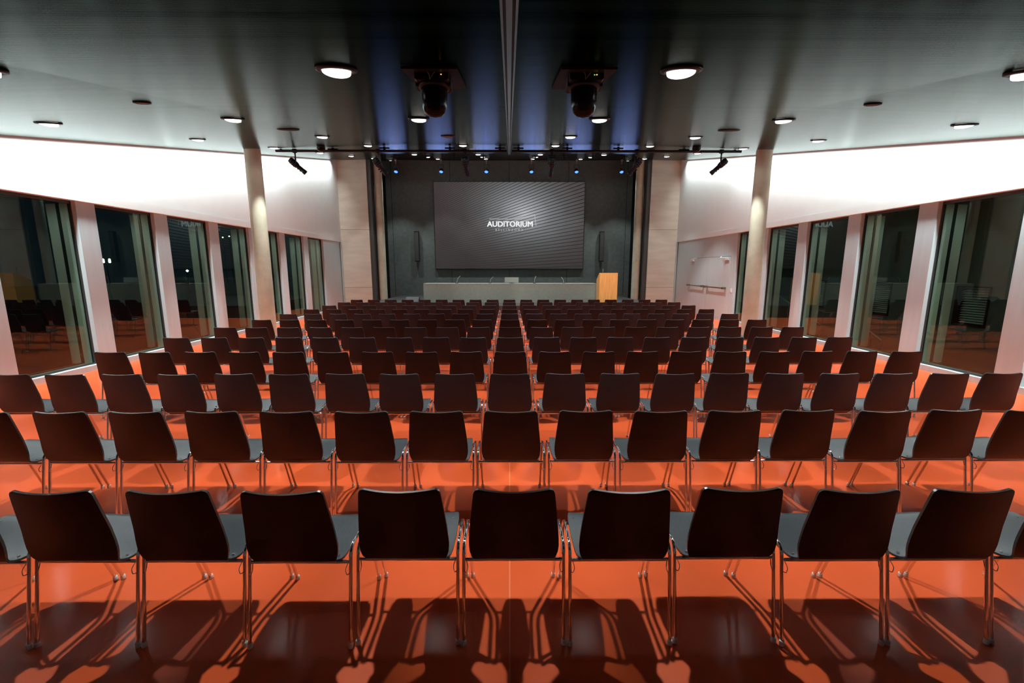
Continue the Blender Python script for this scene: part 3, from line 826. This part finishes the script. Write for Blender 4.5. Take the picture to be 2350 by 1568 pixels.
# lamps that light the table and the lectern from the thick bar
def beam(x, y, z, tx, ty, tz, e_, ang, col=(1, 0.95, 0.86)):
    l = bpy.data.lights.new('stage_beam', 'SPOT'); l.energy = e_; l.spot_size = R(ang); l.spot_blend = 0.6; l.shadow_soft_size = 0.05; l.color = col
    o = bpy.data.objects.new('stage_beam', l); C.objects.link(o)
    d = Vector((tx - x, ty - y, tz - z)); o.matrix_world = rot_to(-d, (x, y, z))
beam(-1.05, 11.22, ZB - 0.60, -0.8, 17.3, 0.9, 330, 30)
beam(1.02, 11.22, ZB - 0.60, 1.6, 17.3, 0.9, 330, 30)
beam(2.9, 11.25, ZB - 0.55, 3.7, 16.4, 1.0, 420, 16)

# ------------------------------------------------------------------ chairs
# profile of the plywood shell: (y, z, half width); local y grows towards the stage
BACKP = [(-0.2500, 0.826, 0.158), (-0.2495, 0.823, 0.170), (-0.2480, 0.815, 0.1785), (-0.2455, 0.802, 0.1825), (-0.238, 0.76, 0.1875), (-0.225, 0.69, 0.1950),
         (-0.212, 0.62, 0.2020), (-0.200, 0.555, 0.2075), (-0.193, 0.520, 0.2085), (-0.187, 0.49, 0.2055), (-0.180, 0.465, 0.1985), (-0.170, 0.445, 0.1890)]
SEATP = [(-0.170, 0.445, 0.1890), (-0.162, 0.434, 0.1865), (-0.150, 0.426, 0.1925), (-0.136, 0.422, 0.2000), (-0.115, 0.420, 0.2070), (-0.085, 0.420, 0.2115), (-0.045, 0.423, 0.2140), (0.01, 0.430, 0.2165),
         (0.07, 0.440, 0.2175), (0.125, 0.449, 0.2170), (0.165, 0.453, 0.2130), (0.188, 0.450, 0.2060), (0.203, 0.441, 0.1960), (0.209, 0.432, 0.1850)]
TH = 0.0055
def shell_mesh(P, nx, name, is_back):
    mb = MB(); n = len(P)
    front = []; back = []
    for i, (y, z, hw) in enumerate(P):
        a = P[max(i - 1, 0)]; b = P[min(i + 1, n - 1)]
        ty, tz = b[0] - a[0], b[1] - a[1]
        l = math.hypot(ty, tz); ny, nz = -tz / l, ty / l          # towards the sitter
        for k in range(nx + 1):
            u = -1 + 2 * k / nx
            if is_back:
                w_ = min(1.0, (z - 0.445) / 0.15)
                oy = 0.026 * w_ * (u * u) - 0.010 * w_; oz = -0.004 * (1 - u * u) if i < 2 else 0
            else:
                oy = 0.0; oz = 0.006 * u * u * min(1.0, max(0.0, (y + 0.17) / 0.15))
            c = Vector((u * hw, y + oy, z + oz)); nn = Vector((0, ny, nz))
            front.append(c + nn * TH); back.append(c - nn * TH)
    W = nx + 1
    b0 = len(mb.v); mb.v += [tuple(p) for p in front]; b1 = len(mb.v); mb.v += [tuple(p) for p in back]
    for i in range(n - 1):
        for k in range(nx):
            for b, s in ((b0, 1), (b1, 0)):
                q = (b + i * W + k, b + i * W + k + 1, b + (i + 1) * W + k + 1, b + (i + 1) * W + k)
                mb.f.append(q if s else q[::-1]); mb.sm.append(True); mb.mi.append(0)
    loop = [i * W for i in range(n)] + [(n - 1) * W + k for k in range(1, nx)] + [i * W + nx for i in reversed(range(n))] + [k for k in reversed(range(1, nx))]
    c0 = len(mb.v); mb.v += [tuple(front[i]) for i in loop] + [tuple(back[i]) for i in loop]
    m_ = len(loop)
    for j in range(m_):
        j2 = (j + 1) % m_
        mb.f.append((c0 + j, c0 + j2, c0 + m_ + j2, c0 + m_ + j)); mb.sm.append(False); mb.mi.append(1)
    # from_pydata keeps indices; normals recalculated later
    return mb.mesh(name, M['ply_back_shaded'] if is_back else M['ply'], M['ply_edge'])

LX = 0.2405; TR = 0.0086
def make_chair(detail):
    e = empty('stacking_chair')
    nseg = 12 if detail == 2 else 8
    nt = 10 if detail == 2 else (8 if detail == 1 else 6)
    for nm, P, ib in (('backrest', BACKP, True), ('seat', SEATP, False)):
        o = bpy.data.objects.new(nm, shell_mesh(P, nseg, nm, ib)); C.objects.link(o); o.parent = e
        if nm == 'seat' and detail >= 1:
            for sx in (-1, 1):
                for y, z, xx in ((-0.115, 0.430, 0.178), (0.135, 0.4575, 0.186)):
                    sc_ = MB().lathe([(0.0065, 0.0), (0.0065, 0.002), (0.004, 0.0035), (0.0, 0.004)], 8, Matrix.Translation((sx * xx, y, z))); sc_.build('screw', M['chrome'], o)
    for sx in (-1, 1):
        X = sx * LX
        XF = X - sx * 0.004
        rear = [(X, -0.197, 0.016), (X, -0.128, 0.425)]
        RB = (X, -0.118, 0.478); FB = (X, 0.115, 0.472)
        front = [(XF, 0.268, 0.016), (X, 0.136, 0.412)]
        full = rounded([rear[0], RB, FB, front[0]], 0.05, 6)
        # split the bent tube into rear leg, rail, front leg
        zr = 0.425; za = 0.415
        iR = max(i for i in range(len(full) // 2) if full[i].z < zr) + 1
        iF = min(i for i in range(len(full) // 2, len(full)) if full[i].z < za)
        for pts in (full[:iR + 1], full[iF - 1:]):
            lg_ = MB().tube(pts, TR, nt); lo = lg_.build('leg', M['chrome'], e)
            foot = pts[0] if pts[0].z < 0.1 else pts[-1]
            cp = MB().lathe([(0.0, 0.0), (0.0115, 0.0), (0.0125, 0.006), (0.0122, 0.022), (0.0108, 0.026), (0.0, 0.026)], nt, Matrix.Translation((foot.x, foot.y, 0.0)))
            cp.build('glide', M['cap'], lo)
        MB().tube(full[iR:iF], TR, nt).build('side_rail', M['chrome'], e)
        if detail == 2:
            k = MB()
            k.tube(rounded([(X - sx * 0.012, -0.128, 0.405), (X - sx * 0.022, -0.150, 0.375), (X - sx * 0.012, -0.155, 0.352), (X - sx * 0.002, -0.146, 0.356)], 0.012, 3), 0.0022, 6)
            k.build('linking_hook', M['chrome'], e)
    MB().tube([(-LX + 0.006, -0.128, 0.405), (LX - 0.006, -0.128, 0.405)], 0.0085, nt).build('crossbar', M['chrome'], e)
    MB().tube([(-LX + 0.006, 0.128, 0.434), (LX - 0.006, 0.128, 0.434)], 0.0085, nt).build('crossbar', M['chrome'], e)
    return e
protos = {d: make_chair(d) for d in (2, 1, 0)}
used = {}
rown = ['nearest', 'second', 'third', 'fourth', 'fifth', 'sixth', 'seventh', 'eighth', 'ninth', 'tenth', 'eleventh', 'farthest']
num = {1: 'first', 2: 'second', 3: 'third', 4: 'fourth', 5: 'fifth', 6: 'sixth', 7: 'seventh', 8: 'eighth', 9: 'ninth'}
PR = [0.510, 0.514, 0.5135, 0.520, 0.5235, 0.525, 0.525, 0.527, 0.525, 0.527, 0.528, 0.529]
XC = [0.020, 0.012, 0.004, 0.010, 0.006, 0.012, 0.008, 0.006, 0.0, 0.0, 0.0, 0.0]
NH = [5, 7, 9, 9, 9, 9, 9, 9, 9, 9, 9, 9]
Y0, DY = 1.776, 1.077
for r in range(12):
    d = 2 if r < 3 else (1 if r < 6 else 0)
    for i in range(-NH[r], NH[r] + 1):
        if d in used: c = copy_tree(protos[d])
        else: c = protos[d]; used[d] = 1
        jx = random.uniform(-0.001, 0.001); jy = random.uniform(-0.012, 0.012)
        c.location = (XC[r] + i * PR[r] + jx, Y0 + DY * r + 0.25 + jy, 0)
        c.rotation_euler = (0, 0, R(random.uniform(-0.1, 0.1) if r == 0 else random.uniform(-0.4, 0.4)))
        row = '%s row from the camera' % rown[r] if r not in (0, 11) else ('row nearest the camera' if r == 0 else 'row nearest the stage')
        if i == 0: pos = 'centre chair'
        else: pos = '%s chair %s of centre' % (num[abs(i)], 'left' if i < 0 else 'right')
        tag(c, 'black plywood chair on chrome legs, %s, %s' % (row, pos), 'chair', 'black stacking chairs set out in rows')
